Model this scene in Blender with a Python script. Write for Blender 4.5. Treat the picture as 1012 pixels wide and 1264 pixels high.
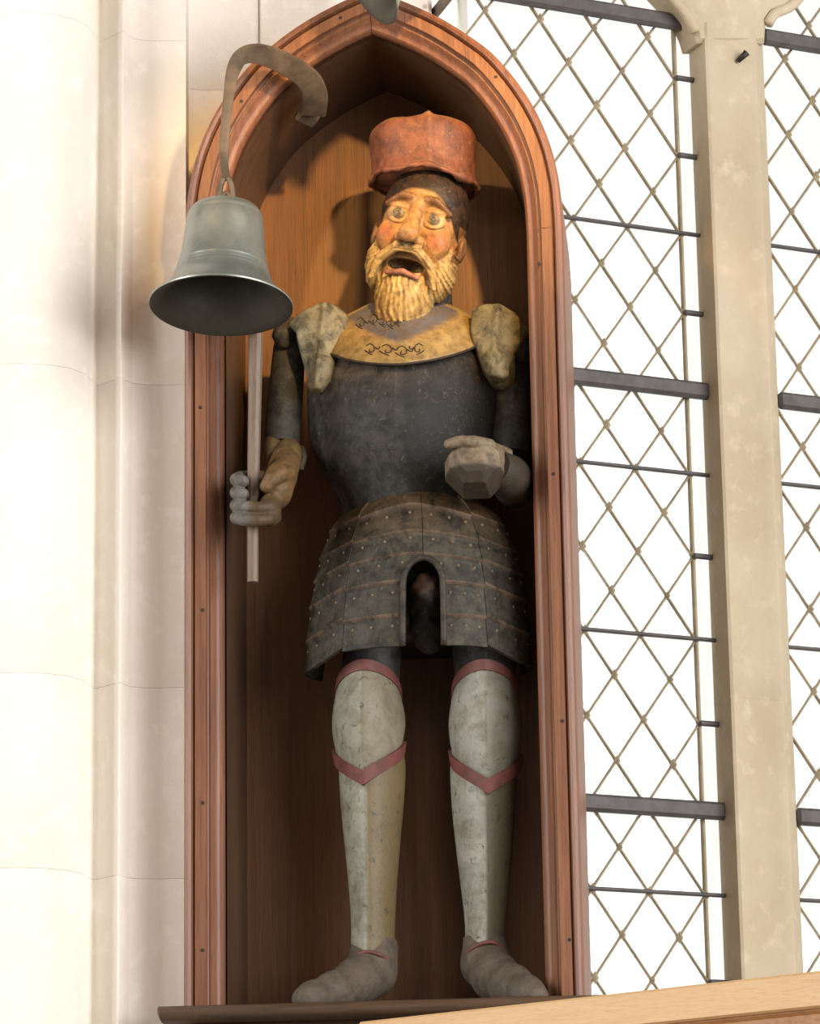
import bpy, math, random
import numpy as np
from mathutils import Vector, Matrix
random.seed(4); rng = np.random.default_rng(4)
SC = bpy.context.scene
COL = SC.collection
for o in list(bpy.data.objects): bpy.data.objects.remove(o)

# ------------------------------------------------------------------ camera
TH = math.radians(15); PSI = math.radians(4.8); ROLL = 0.016; FPX = 4400.0; DIST = 5.0
fw = np.array([-math.sin(PSI)*math.cos(TH), math.cos(PSI)*math.cos(TH), math.sin(TH)])
_r = np.array([math.cos(PSI), math.sin(PSI), 0.0]); _u = np.cross(_r, fw)
RV = _r*math.cos(ROLL) - _u*math.sin(ROLL); UV = _u*math.cos(ROLL) + _r*math.sin(ROLL)
CAM = np.array([0.047, 0, 2.85]) - DIST*fw
cd = bpy.data.cameras.new('camera'); cam = bpy.data.objects.new('camera', cd); COL.objects.link(cam)
cd.sensor_fit = 'HORIZONTAL'; cd.sensor_width = 36.0; cd.lens = FPX/1012*36; cd.clip_start = 0.1
cam.matrix_world = Matrix(((RV[0], UV[0], -fw[0], CAM[0]), (RV[1], UV[1], -fw[1], CAM[1]),
                           (RV[2], UV[2], -fw[2], CAM[2]), (0, 0, 0, 1)))
SC.camera = cam

# ------------------------------------------------------------------ world, lights, exposure
vs = SC.view_settings
vs.view_transform = 'Standard'; vs.look = 'None'; vs.gamma = 1; vs.exposure = 0.08; vs.use_curve_mapping = False
wd = bpy.data.worlds.new('overcast_sky'); SC.world = wd; wd.use_nodes = True
wd.node_tree.nodes['Background'].inputs[0].default_value = (1.0, 0.985, 0.97, 1)
wd.node_tree.nodes['Background'].inputs[1].default_value = 1.08

def look(o, tgt):
    o.rotation_euler = (Vector(tgt) - o.location).to_track_quat('-Z', 'Y').to_euler()
def area(name, loc, tgt, sx, sy, power, colr):
    l = bpy.data.lights.new(name, 'AREA'); l.shape = 'RECTANGLE'; l.size = sx; l.size_y = sy
    l.energy = power; l.color = colr
    o = bpy.data.objects.new(name, l); COL.objects.link(o); o.location = loc; look(o, tgt); return o
def spot(name, loc, tgt, power, colr, ang, blend, rad):
    l = bpy.data.lights.new(name, 'SPOT'); l.energy = power; l.color = colr
    l.spot_size = math.radians(ang); l.spot_blend = blend; l.shadow_soft_size = rad
    o = bpy.data.objects.new(name, l); COL.objects.link(o); o.location = loc; look(o, tgt); return o
# daylight of the tall windows further along the aisle on the right, and of the west windows on the left
area('aisle_window_light', (4.3, -3.9, 3.6), (-0.4, 0.05, 2.9), 4.2, 3.6, 380, (1.0, 0.98, 0.96))
area('west_window_light', (-4.2, -3.2, 4.0), (0, 0.1, 2.8), 1.6, 2.6, 170, (1.0, 0.98, 0.95))
# warm picture lamps trained on the head of the figure
spot('warm_lamp', (1.00, -2.3, 4.10), (0.01, 0.15, 3.36), 560, (1.0, 0.58, 0.19), 16, 1.0, 0.06)
spot('warm_lamp', (-1.05, -2.3, 4.10), (0.03, 0.15, 3.36), 170, (1.0, 0.58, 0.19), 16, 1.0, 0.06)

# ------------------------------------------------------------------ measuring helpers
def ray(px, py): return fw*FPX + RV*(px-506) + UV*(632-py)
def at(px, py, Y=0.0):
    d = ray(px, py); return CAM + d*((Y-CAM[1])/d[1])
def lin(c):
    c = np.asarray(c, float)/255.0
    return np.where(c <= 0.04045, c/12.92, ((c+0.055)/1.055)**2.4)
def smooth01(x): x = np.clip(x, 0, 1); return x*x*(3-2*x)

# ------------------------------------------------------------------ materials
MATS = {}
def nodes(name):
    m = bpy.data.materials.new(name); m.use_nodes = True; nt = m.node_tree
    return m, nt, nt.nodes['Principled BSDF']
def mixrgb(nt, a, b, f, mode='MIX'):
    n = nt.nodes.new('ShaderNodeMix'); n.data_type = 'RGBA'; n.blend_type = mode
    for sock, v in ((6, a), (7, b), (0, f)):
        if hasattr(v, 'links') or isinstance(v, bpy.types.NodeSocket): nt.links.new(v, n.inputs[sock])
        elif sock == 0: n.inputs[0].default_value = v
        else: n.inputs[sock].default_value = (*v, 1) if len(v) == 3 else v
    return n.outputs[2]
def noise(nt, scale, detail=4, rough=0.6, vec=None, dist=0):
    n = nt.nodes.new('ShaderNodeTexNoise'); n.inputs['Scale'].default_value = scale
    n.inputs['Detail'].default_value = detail; n.inputs['Roughness'].default_value = rough
    n.inputs['Distortion'].default_value = dist
    if vec is not None: nt.links.new(vec, n.inputs['Vector'])
    return n.outputs['Fac']
def ramp(nt, fac, p0, p1, c0=(0, 0, 0), c1=(1, 1, 1)):
    n = nt.nodes.new('ShaderNodeValToRGB'); e = n.color_ramp.elements
    e[0].position = p0; e[1].position = p1; e[0].color = (*c0, 1); e[1].color = (*c1, 1)
    nt.links.new(fac, n.inputs[0]); return n.outputs[0]
def objco(nt, scale=(1, 1, 1)):
    tc = nt.nodes.new('ShaderNodeTexCoord'); mp = nt.nodes.new('ShaderNodeMapping')
    mp.inputs['Scale'].default_value = scale; nt.links.new(tc.outputs['Object'], mp.inputs['Vector']); return mp.outputs[0]
def bump(nt, bs, h, strength, dist):
    b = nt.nodes.new('ShaderNodeBump'); b.inputs['Strength'].default_value = strength; b.inputs['Distance'].default_value = dist
    nt.links.new(h, b.inputs['Height']); nt.links.new(b.outputs[0], bs.inputs['Normal'])

def mat_stone(name, c1, c2, pits=True):
    m, nt, bs = nodes(name); v = objco(nt)
    c = mixrgb(nt, lin(c1), lin(c2), ramp(nt, noise(nt, 3.5, 6, .62, v), .35, .68))
    c = mixrgb(nt, c, lin([min(255, k*1.03) for k in c1]), ramp(nt, noise(nt, 30, 3, .6, v), .55, .75))
    if pits:
        vo = nt.nodes.new('ShaderNodeTexVoronoi'); vo.inputs['Scale'].default_value = 13; nt.links.new(v, vo.inputs['Vector'])
        p = ramp(nt, vo.outputs['Distance'], .035, .06, (1, 1, 1), (0, 0, 0))
        msk = ramp(nt, noise(nt, 5, 2, .5, v), .56, .62)
        c = mixrgb(nt, c, lin((150, 135, 110)), mixrgb(nt, (0, 0, 0), p, msk))
    nt.links.new(c, bs.inputs['Base Color']); bs.inputs['Roughness'].default_value = .85
    bump(nt, bs, noise(nt, 60, 5, .65, v), .25, .004); return m
def mat_wood(name, c1, c2, cd_, rough=.4, scale=(34, 34, 1.6), spec=.5, coat=0.0):
    m, nt, bs = nodes(name); v = objco(nt, scale)
    g = noise(nt, 1.6, 6, .65, v, .4); f = noise(nt, 7, 3, .7, v)
    c = mixrgb(nt, lin(c1), lin(c2), ramp(nt, g, .32, .68))
    c = mixrgb(nt, c, lin(cd_), ramp(nt, f, .52, .8))
    b = noise(nt, 2.2, 3, .5, objco(nt))
    c = mixrgb(nt, c, lin(cd_), mixrgb(nt, (0, 0, 0), (.55, .55, .55), ramp(nt, b, .5, .75)))
    nt.links.new(c, bs.inputs['Base Color']); bs.inputs['Roughness'].default_value = rough
    bs.inputs['Specular IOR Level'].default_value = spec
    bs.inputs['Coat Weight'].default_value = coat; bs.inputs['Coat Roughness'].default_value = .25
    bump(nt, bs, f, .18, .002); return m
def mat_paint(name, rough=.55, wear=(90, 75, 55), wear_amt=.5, fleck=(205, 190, 160), fleck_amt=.35, wscale=22, metal=0.0, spec=.4, dim=1.0, fl0=.60):
    """painted carved wood: vertex colours, worn through to darker patches and light flecks of ground"""
    m, nt, bs = nodes(name); v = objco(nt)
    a = nt.nodes.new('ShaderNodeAttribute'); a.attribute_name = 'Col'
    w = ramp(nt, noise(nt, wscale, 6, .7, v, .3), .42, .64)
    c = mixrgb(nt, a.outputs['Color'], lin(wear), mixrgb(nt, (0, 0, 0), (wear_amt,)*3, w))
    w2 = ramp(nt, noise(nt, wscale*2.6, 5, .7, v, .6), fl0, fl0+.08)
    c = mixrgb(nt, c, lin(fleck), mixrgb(nt, (0, 0, 0), (fleck_amt,)*3, w2))
    c = mixrgb(nt, c, (dim,)*3, 1.0, 'MULTIPLY')
    nt.links.new(c, bs.inputs['Base Color']); bs.inputs['Roughness'].default_value = rough
    bs.inputs['Metallic'].default_value = metal; bs.inputs['Specular IOR Level'].default_value = spec
    bump(nt, bs, noise(nt, 75, 5, .65, v), .35, .003); return m
def mat_plain(name, c, rough=.6, metal=0, c2=None, sc=40, spec=.5, bmp=.2):
    m, nt, bs = nodes(name); v = objco(nt)
    cc = mixrgb(nt, lin(c), lin(c2 if c2 else [k*.8 for k in c]), ramp(nt, noise(nt, sc, 5, .65, v), .4, .7))
    nt.links.new(cc, bs.inputs['Base Color']); bs.inputs['Roughness'].default_value = rough
    bs.inputs['Metallic'].default_value = metal; bs.inputs['Specular IOR Level'].default_value = spec
    if bmp: bump(nt, bs, noise(nt, sc*2, 4, .6, v), bmp, .002)
    return m
def mat_glass():
    m = bpy.data.materials.new('clear_leaded_glass'); m.use_nodes = True; nt = m.node_tree; nt.nodes.clear()
    o = nt.nodes.new('ShaderNodeOutputMaterial'); t = nt.nodes.new('ShaderNodeBsdfTransparent'); g = nt.nodes.new('ShaderNodeBsdfGlossy')
    g.inputs['Roughness'].default_value = .08; t.inputs[0].default_value = (.975, .985, .975, 1)
    x = nt.nodes.new('ShaderNodeMixShader'); x.inputs[0].default_value = .05
    nt.links.new(t.outputs[0], x.inputs[1]); nt.links.new(g.outputs[0], x.inputs[2]); nt.links.new(x.outputs[0], o.inputs[0]); return m

M_STONE = mat_stone('limewashed_stone', (240, 234, 225), (231, 222, 209))
M_STONE2 = mat_stone('buff_stone', (190, 176, 152), (172, 156, 130))
M_FLOOR = mat_stone('paving_stone', (150, 140, 125), (130, 120, 105), False)
M_FRAME = mat_wood('varnished_mahogany', (138, 94, 68), (110, 70, 50), (68, 42, 33), .42, (80, 80, 2.2), spec=.4, coat=.05)
M_PANEL = mat_wood('oak_panel', (112, 70, 34), (88, 55, 28), (60, 39, 23), .5, (70, 70, 2.0))
M_SOFFIT = mat_wood('dark_oak_lining', (88, 62, 40), (72, 50, 34), (48, 34, 24), .5)
M_SILL = mat_wood('dark_sill_wood', (92, 70, 52), (72, 54, 40), (46, 34, 26), .5, (1.6, 34, 34))
M_RAIL = mat_wood('pale_oak', (214, 178, 132), (206, 166, 118), (192, 150, 104), .45, (6, 9, 60))
M_RAIL2 = mat_wood('brown_oak', (176, 124, 76), (158, 108, 64), (120, 80, 48), .5, (2, 30, 30))
M_NAIL = mat_plain('dark_nail', (38, 28, 24), .6)
M_IRON = mat_plain('grey_iron', (104, 92, 78), .55, .2, (72, 62, 52), 30)
M_BAR = mat_plain('painted_saddle_bar', (84, 80, 80), .6, .1, (66, 61, 60), 35)
M_LEAD = mat_plain('lead_came', (160, 146, 118), .6, .1, (130, 118, 96), 40)
M_BELL = mat_plain('weathered_bronze', (146, 150, 142), .36, .45, (116, 122, 114), 14, .5, .05)
M_BELLIN = mat_plain('dark_bronze', (66, 64, 56), .6, .4, (52, 50, 42), 20)  # darker bronze for the inside of the bells
M_STAFF = mat_wood('grey_staff_wood', (128, 108, 92), (106, 88, 74), (76, 62, 50), .5, (60, 60, 5))
M_GLASS = mat_glass()
M_HEAD = mat_paint('painted_face', .5, (84, 56, 34), .62, (206, 180, 124), .22, 62, dim=.72)
M_HAT = mat_paint('worn_red_paint', .6, (92, 58, 44), .75, (196, 156, 96), .5, 52, dim=.5)
M_ARM = mat_paint('dark_armour_paint', .6, (28, 26, 23), .8, (140, 120, 96), .42, 46, spec=.3, dim=.62, fl0=.59)
M_GOLD = mat_paint('old_gilding', .5, (112, 90, 58), .65, (210, 186, 128), .3, 62, dim=.68)
M_WHITE = mat_paint('chipped_white_paint', .5, (116, 106, 78), .7, (62, 58, 48), .75, 30, dim=.68, fl0=.585)
M_SHOE = mat_paint('dusty_brown_paint', .7, (70, 62, 54), .6, (140, 128, 112), .25, 50, dim=.6)
M_HAND = mat_paint('worn_flesh_paint', .6, (66, 56, 44), .65, (160, 142, 116), .3, 55, dim=.62)
M_TRIM = mat_plain('dull_red_paint', (116, 66, 60), .6, 0, (84, 52, 48), 45)
M_INK = mat_plain('engraved_line', (52, 42, 34), .7)

# ------------------------------------------------------------------ object helpers
def put(o, parent=None, label=None, cat=None, group=None, kind=None):
    COL.objects.link(o)
    if parent is not None:
        o.parent = parent; o.matrix_parent_inverse = Matrix.Translation(parent.location).inverted() if parent.type == 'EMPTY' else Matrix.Identity(4)
    if label: o['label'] = label
    if cat: o['category'] = cat
    if group: o['group'] = group
    if kind: o['kind'] = kind
    return o
def thing(name, loc, label, cat, group=None, kind=None):
    o = bpy.data.objects.new(name, None); o.location = loc; o.empty_display_size = .05
    return put(o, None, label, cat, group, kind)
def mesh(name, V, Fc, mat, parent=None, smooth=True, cols=None, angle=None, **kw):
    me = bpy.data.meshes.new(name)
    V = np.asarray(V, float)
    me.from_pydata(V.tolist(), [], [tuple(int(i) for i in f) for f in Fc])
    me.materials.append(mat)
    me.polygons.foreach_set('use_smooth', [bool(smooth)]*len(me.polygons))
    if cols is not None:
        cols = np.asarray(cols, float)
        if cols.ndim == 1: cols = np.tile(cols, (len(V), 1))
        at_ = me.color_attributes.new('Col', 'FLOAT_COLOR', 'POINT')
        at_.data.foreach_set('color', np.c_[cols, np.ones(len(V))].astype(np.float32).ravel())
    me.update()
    if smooth and angle:
        try: me.set_sharp_from_angle(angle=math.radians(angle))
        except Exception: pass
    o = bpy.data.objects.new(name, me)
    return put(o, parent, **kw)
class MB:
    def __init__(s): s.v = []; s.f = []
    def add(s, V, Fc):
        n = len(s.v); s.v += [tuple(map(float, p)) for p in V]; s.f += [tuple(i+n for i in f) for f in Fc]; return s
    def build(s, name, mat, parent=None, smooth=False, **kw): return mesh(name, s.v, s.f, mat, parent, smooth, **kw)
def grid_faces(n, m, closed=False, flip=False):
    """faces of an n (rows) x m (points per row) grid"""
    F_ = []
    for i in range(n-1):
        for j in range(m if closed else m-1):
            a = i*m+j; b = i*m+(j+1) % m; c = (i+1)*m+(j+1) % m; d = (i+1)*m+j
            F_.append((a, d, c, b) if flip else (a, b, c, d))
    return F_
def loft(rings, caps=True, flip=False):
    n = len(rings); m = len(rings[0]); V = [p for r in rings for p in r]; F_ = grid_faces(n, m, True, flip)
    if caps:
        b = tuple(range(m)); t = tuple((n-1)*m+j for j in range(m))
        F_.append(b[::-1] if not flip else b); F_.append(t if not flip else t[::-1])
    return V, F_
def box(c, ax, ay, az, hx, hy, hz, bev=0.0):
    """oriented box with chamfered long edges"""
    c = np.asarray(c, float); ax, ay, az = [np.asarray(a, float) for a in (ax, ay, az)]
    if bev <= 0:
        V = [c+sx*hx*ax+sy*hy*ay+sz*hz*az for sz in (-1, 1) for sy in (-1, 1) for sx in (-1, 1)]
        return V, [(0, 2, 3, 1), (4, 5, 7, 6), (0, 1, 5, 4), (2, 6, 7, 3), (0, 4, 6, 2), (1, 3, 7, 5)]
    oct_ = [(hy-bev, -hz), (hy, -hz+bev), (hy, hz-bev), (hy-bev, hz), (-hy+bev, hz), (-hy, hz-bev), (-hy, -hz+bev), (-hy+bev, -hz)]
    rings = []
    for sx, k in ((-hx, 0), (-hx+bev, 1), (hx-bev, 1), (hx, 0)):
        rings.append([c+sx*ax+(y if k else y*(1-bev/hy))*ay+(z if k else z*(1-bev/hz))*az for y, z in oct_])
    return loft(rings)
def tube(P, Rr, seg=10, caps=True, flat=None, up=(0, -1, 0)):
    """sweep a circle or rounded rectangle (flat=(w,t) lists) along points"""
    P = [np.asarray(p, float) for p in P]; n = len(P); rings = []
    if np.isscalar(Rr): Rr = [Rr]*n
    for i in range(n):
        t = P[min(i+1, n-1)]-P[max(i-1, 0)]; t /= np.linalg.norm(t)+1e-12
        u_ = np.asarray(up, float); b = np.cross(t, u_)
        if np.linalg.norm(b) < 1e-3: b = np.cross(t, (1, 0, 0.01))
        b /= np.linalg.norm(b); nn = np.cross(b, t)
        ring = []
        for k in range(seg):
            a = 2*math.pi*k/seg
            if flat is None: ring.append(P[i]+Rr[i]*(math.cos(a)*b+math.sin(a)*nn))
            else:
                w, th = flat[i]; ca, sa = math.cos(a), math.sin(a)
                q = (abs(ca)**8+abs(sa)**8)**(-1/8)
                ring.append(P[i]+w*ca*q*b+th*sa*q*nn)
        rings.append(ring)
    return loft(rings, caps)
def spline(P, n):
    P = np.asarray(P, float); k = len(P); out = []
    for t in np.linspace(0, k-1, n):
        i = min(int(t), k-2); f = t-i
        p0 = P[max(i-1, 0)]; p1 = P[i]; p2 = P[i+1]; p3 = P[min(i+2, k-1)]
        out.append(.5*((2*p1)+(-p0+p2)*f+(2*p0-5*p1+4*p2-p3)*f*f+(-p0+3*p1-3*p2+p3)*f**3))
    return np.array(out)
def prism(poly, plane, n0, n1, bev=.004):
    """polygon in a plane (function (a,b,n)->xyz), extruded from n0 to n1 with a chamfered front"""
    poly = np.asarray(poly, float); m = len(poly)
    area2 = sum(poly[i][0]*poly[(i+1) % m][1]-poly[(i+1) % m][0]*poly[i][1] for i in range(m))
    if area2 < 0: poly = poly[::-1]
    ins = []
    for i in range(m):
        a, b, c = poly[i-1], poly[i], poly[(i+1) % m]
        e1 = (b-a)/(np.linalg.norm(b-a)+1e-9); e2 = (c-b)/(np.linalg.norm(c-b)+1e-9)
        nn = np.array([-e1[1]-e2[1], e1[0]+e2[0]]); nn /= np.linalg.norm(nn)+1e-9
        ins.append(b+nn*bev)
    rings = [[plane(*p, n0) for p in poly], [plane(*p, n1-math.copysign(bev, n1-n0)) for p in poly], [plane(*p, n1) for p in ins]]
    return loft(rings, True)

# ------------------------------------------------------------------ signed-distance sculpting
def nets(f, org, h):
    """surface nets: f<0 inside"""
    s = f < 0; nx, ny, nz = f.shape
    cs = np.zeros((nx-1, ny-1, nz-1), np.int8)
    for i in (0, 1):
        for j in (0, 1):
            for k in (0, 1): cs += s[i:nx-1+i, j:ny-1+j, k:nz-1+k]
    act = (cs > 0) & (cs < 8); idx = -np.ones(act.shape, np.int64); ii = np.argwhere(act); idx[act] = np.arange(len(ii))
    acc = np.zeros((len(ii), 3)); cnt = np.zeros(len(ii))
    cor = [(i, j, k) for i in (0, 1) for j in (0, 1) for k in (0, 1)]
    for a in cor:
        for b in cor:
            if sum(abs(a[q]-b[q]) for q in range(3)) == 1 and a < b:
                fa = f[ii[:, 0]+a[0], ii[:, 1]+a[1], ii[:, 2]+a[2]]; fb = f[ii[:, 0]+b[0], ii[:, 1]+b[1], ii[:, 2]+b[2]]
                mk = (fa < 0) != (fb < 0); t = np.where(mk, fa/np.where(mk, fa-fb, 1), 0)
                p = np.array(a)[None]+t[:, None]*(np.array(b)-np.array(a))[None]
                acc[mk] += p[mk]; cnt[mk] += 1
    V = (ii+acc/cnt[:, None])*h+np.asarray(org)
    Fs = []
    for ax in range(3):
        o1, o2 = (ax+1) % 3, (ax+2) % 3
        sl0 = [slice(1, -1)]*3; sl1 = [slice(1, -1)]*3
        sl0[ax] = slice(0, -1); sl1[ax] = slice(1, None)
        A = s[tuple(sl0)]; B = s[tuple(sl1)]
        for sgn in (0, 1):
            e = np.argwhere((A & ~B) if sgn == 0 else (~A & B))
            if not len(e): continue
            e = e+np.array([0 if q == ax else 1 for q in range(3)])
            def g(d1, d2):
                q = e.copy(); q[:, o1] -= d1; q[:, o2] -= d2; return idx[q[:, 0], q[:, 1], q[:, 2]]
            quad = np.stack([g(1, 1), g(0, 1), g(0, 0), g(1, 0)], 1)
            Fs.append(quad if sgn == 0 else quad[:, ::-1])
    return V, np.concatenate(Fs)
class Sdf:
    def __init__(s, lo, hi, h):
        s.lo = np.asarray(lo, float); s.h = h
        n = np.ceil((np.asarray(hi)-s.lo)/h).astype(int)+1
        ax = [s.lo[i]+np.arange(n[i])*h for i in range(3)]
        s.X, s.Y, s.Z = np.meshgrid(*ax, indexing='ij'); s.f = np.full(s.X.shape, 1e3)
    def ell(s, c, r, rot=None):
        p = [s.X-c[0], s.Y-c[1], s.Z-c[2]]
        if rot is not None:
            R_ = np.asarray(rot); p = [R_[0][i]*p[0]+R_[1][i]*p[1]+R_[2][i]*p[2] for i in range(3)]
        k0 = np.sqrt(sum((p[i]/r[i])**2 for i in range(3))); k1 = np.sqrt(sum((p[i]/r[i]**2)**2 for i in range(3)))+1e-9
        return k0*(k0-1)/k1
    def cap(s, a, b, ra, rb):
        a = np.asarray(a, float); b = np.asarray(b, float); d = b-a
        t = np.clip(((s.X-a[0])*d[0]+(s.Y-a[1])*d[1]+(s.Z-a[2])*d[2])/(d@d+1e-12), 0, 1)
        return np.sqrt((s.X-a[0]-t*d[0])**2+(s.Y-a[1]-t*d[1])**2+(s.Z-a[2]-t*d[2])**2)-(ra+(rb-ra)*t)
    def chain(s, P, Rr, k=None):
        o = None
        for i in range(len(P)-1):
            c = s.cap(P[i], P[i+1], Rr[i], Rr[i+1]); o = c if o is None else np.minimum(o, c)
        return o
    def add(s, d, k=0.0): s.f = np.minimum(s.f, d) if k <= 0 else smin(s.f, d, k); return s
    def sub(s, d, k=0.0): s.f = np.maximum(s.f, -d) if k <= 0 else -smin(-s.f, d, k); return s
    def clip(s, d, k=0.0): s.f = np.maximum(s.f, d) if k <= 0 else -smin(-s.f, -d, k); return s
    def mesh(s): return nets(s.f, s.lo, s.h)
def smin(a, b, k):
    h = np.clip(.5+.5*(b-a)/k, 0, 1); return b*(1-h)+a*h-k*h*(1-h)
def sdpoly(X, Z, P):
    P = np.asarray(P, float); d = np.full(X.shape, 1e9); s = np.ones(X.shape); n = len(P)
    for i in range(n):
        a = P[i]; b = P[i-1]; e = b-a; wx = X-a[0]; wz = Z-a[1]
        t = np.clip((wx*e[0]+wz*e[1])/(e@e), 0, 1)
        d = np.minimum(d, (wx-e[0]*t)**2+(wz-e[1]*t)**2)
        c1 = Z >= a[1]; c2 = Z < b[1]; c3 = e[0]*wz > e[1]*wx
        s = np.where((c1 & c2 & c3) | (~c1 & ~c2 & ~c3), -s, s)
    return s*np.sqrt(d)
def pxz(P, Y): return [(at(x, y, Y)[0], at(x, y, Y)[2]) for x, y in P]
def hashn(V, sc, seed=0):
    """cheap smooth pseudo-noise on points"""
    V = np.asarray(V)*sc; o = np.zeros(len(V))
    for k in range(5):
        a = np.random.default_rng(seed+k).normal(size=3)*(1+k*.7); o += np.sin(V@a+k*1.7)/(1+k*.6)
    return o/2.2

# ================================================================== THE SETTING
fl = MB().add(*box((0, -2, -.05), (1, 0, 0), (0, 1, 0), (0, 0, 1), 5, 5, .05)).build('floor', M_FLOOR)
fl['kind'] = 'structure'; fl['label'] = 'stone paved church floor'

# the rest of the nave around the camera: roof, far wall and side wall
for nm, c, h, m, lb in (('ceiling', (0, -3.6, 5.5), (5.2, 5.0, .05), 'roof', 'dark timber roof boarding over the nave'), ('wall_back', (0, -8.6, 2.72), (5.2, .05, 2.72), 'wall', 'pale stone wall behind the viewer')):
    o = MB().add(*box(c, (1, 0, 0), (0, 1, 0), (0, 0, 1), *h)).build(nm, M_SOFFIT if m == 'roof' else M_STONE2); o['kind'] = 'structure'; o['label'] = lb
# --- moulded stone pier on the left, built in courses
def pp(px, Y): return np.array([at(px, 640, Y)[0], Y])
shaft = [(-1.70, .10), (-.82, .10), (-.80, .03), (-.74, -.02)] + [tuple(pp(x, y)) for x, y in ((-40, -.040), (0, -.055), (30, -.052), (60, -.040), (85, -.020), (104, .010), (118, .068))]
fillet = [tuple(pp(x, y)) for x, y in ((118, .068), (121, .067), (148, .032), (150, .034))]
hollow = [tuple(pp(x, y)) for x, y in ((150, .034), (154, .047), (162, .063), (176, .072), (200, .078), (229, .080), (233, .272), (252, .280), (322, .286))]
rib = [tuple(pp(x, y)) for x, y in ((323, .286), (325, .281), (405, .281), (409, .279), (420, .278), (540, .278), (544, .285), (546, .372))] + [(.100, .405)]
BACK = .66
pier = bpy.data.objects.new('wall_left', None); pier.location = (-.35, .5, 0)
put(pier, None, 'white limewashed stone pier with vertical mouldings behind the niche', None, None, 'structure')
joints = [0.0, .45, .9, 1.35, 1.8] + [float(at(60, y, .2)[2]) for y in (1106, 876, 511, 96)] + [4.1, 4.55]
for prof in (shaft, fillet+hollow[1:], rib):
    for i in range(len(joints)-1):
        z0, z1 = joints[i]+.0002, joints[i+1]-.0002
        P = list(prof); g = .0012
        plan = [(P[0][0], BACK)] + P + [(P[-1][0], BACK)]
        rings = []
        for z, ins in ((z0, .0007), (z0+.0012, 0), (z1-.0012, 0), (z1, .0007)):
            rings.append([(x, y+ins, z) for x, y in plan])
        V, Fc = loft(rings, True, flip=True)
        o = mesh('stone_block', V, Fc, M_STONE, pier, True, angle=32)
# wall panel running behind the niche, from the pier to the window plane
# --- window wall: plane turned 29 degrees away from the niche
WA = math.radians(29); WD = np.array([math.cos(WA), math.sin(WA), 0]); WN = np.array([math.sin(WA), -math.cos(WA), 0])  # WN points into the church
W0 = at(720, 640, .5)*np.array([1, 1, 0])
def WP(w, z, n=0.0): p = W0+WD*w+WN*n; return (p[0], p[1], z)
win = bpy.data.objects.new('window_1', None); win.location = WP(0, 0); 
put(win, None, 'tall church window of clear diamond panes in lead with a stone mullion', None, None, 'structure')
ZT, ZB = 4.02, 1.75
# mullion with splayed left side and hollow face
def wpx(px, n, py=640):
    o = W0+WN*n; d = ray(px, py); t = ((o-CAM)@WN)/(d@WN); return float((CAM+d*t-o)@WD)
mp = [(wpx(874, 0), -.004), (wpx(873.5, 0), .0), (wpx(883, .030), .030), (wpx(893, .052), .052), (wpx(897, .054), .054), (wpx(908, .050), .050), (wpx(926, .048), .048), (wpx(945, .050), .050),
      (wpx(955, .053), .053), (wpx(958, .052), .052), (wpx(966, .02), .02), (wpx(967, 0), .0), (wpx(967, 0), -.004)]
mj = [ZB, float(at(920, 866, .6)[2]), float(at(920, 210, .62)[2]), 3.80]
for i in range(3):
    rings = [[WP(w, z, n-ins) for w, n in mp] for z, ins in ((mj[i], .001), (mj[i]+.002, 0), (mj[i+1]-.002, 0), (mj[i+1], .001))]
    V, Fc = loft(rings, True)
    mesh('mullion_stone', V, Fc, M_STONE2, win, True, angle=28)
def wz(px, py, n=.05):
    o = W0+WN*n; d = ray(px, py); t = ((o-CAM)@WN)/(d@WN); p = CAM+d*t; return (float((p-o)@WD), float(p[2]))
tr = [wz(*p) for p in [(862, 52), (857, 36), (848, 20), (838, 8), (826, -6), (800, -34), (760, -66), (700, -100), (700, -190), (1130, -190), (1130, -110), (1060, -66), (1015, -30), (990, -8), (978, 6), (966, 13), (953, 17), (947, 26), (945, 52)]]
V, Fc = prism(tr, WP, -.004, .052, .008)
mesh('tracery_head', V, Fc, M_STONE2, win, False)
# roll on the underside of each tracery arch
for pts in ([(858, 40), (848, 20), (838, 8), (826, -6), (800, -34), (760, -66)], [(947, 30), (955, 18), (966, 13), (978, 6), (1000, -18), (1040, -52)]):
    q = spline([WP(*wz(*p), .052) for p in pts], 24); MB().add(*tube(q, .009, 8)).build('arch_roll', M_STONE2, win, True)
# dark iron stub left in the mullion
q = [WP(*wz(910, 76), .052), WP(*wz(916, 69), .066)]
MB().add(*tube(q, [.004, .006], 8)).build('iron_stub', M_NAIL, win, True)
# lattice of lead and glass
DW, DZ, ZR = .0965, .1327, 3.184
def clip_poly(P, lo, hi, ax):
    for lim, sg in ((lo, 1), (hi, -1)):
        out = []
        for i in range(len(P)):
            a, b = P[i-1], P[i]; ia = sg*(a[ax]-lim) >= 0; ib = sg*(b[ax]-lim) >= 0
            if ia != ib:
                t = (lim-a[ax])/(b[ax]-a[ax]); out.append((a[0]+t*(b[0]-a[0]), a[1]+t*(b[1]-a[1])))
            if ib: out.append(b)
        P = out
        if len(P) < 3: return []
    return P
def pane(P, tilt=0):
    if len(P) < 3: return
    P = np.array(P); c = P.mean(0); Q = c+(P-c)*.985; t = [random.uniform(-.0012, .0012) for _ in Q]
    rings = [[WP(a, b, -.002+e) for (a, b), e in zip(Q, t)], [WP(a, b, .002+e) for (a, b), e in zip(Q, t)]]
    V, Fc = loft(rings, True); mesh('pane', V, Fc, M_GLASS, win, False)
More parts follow.
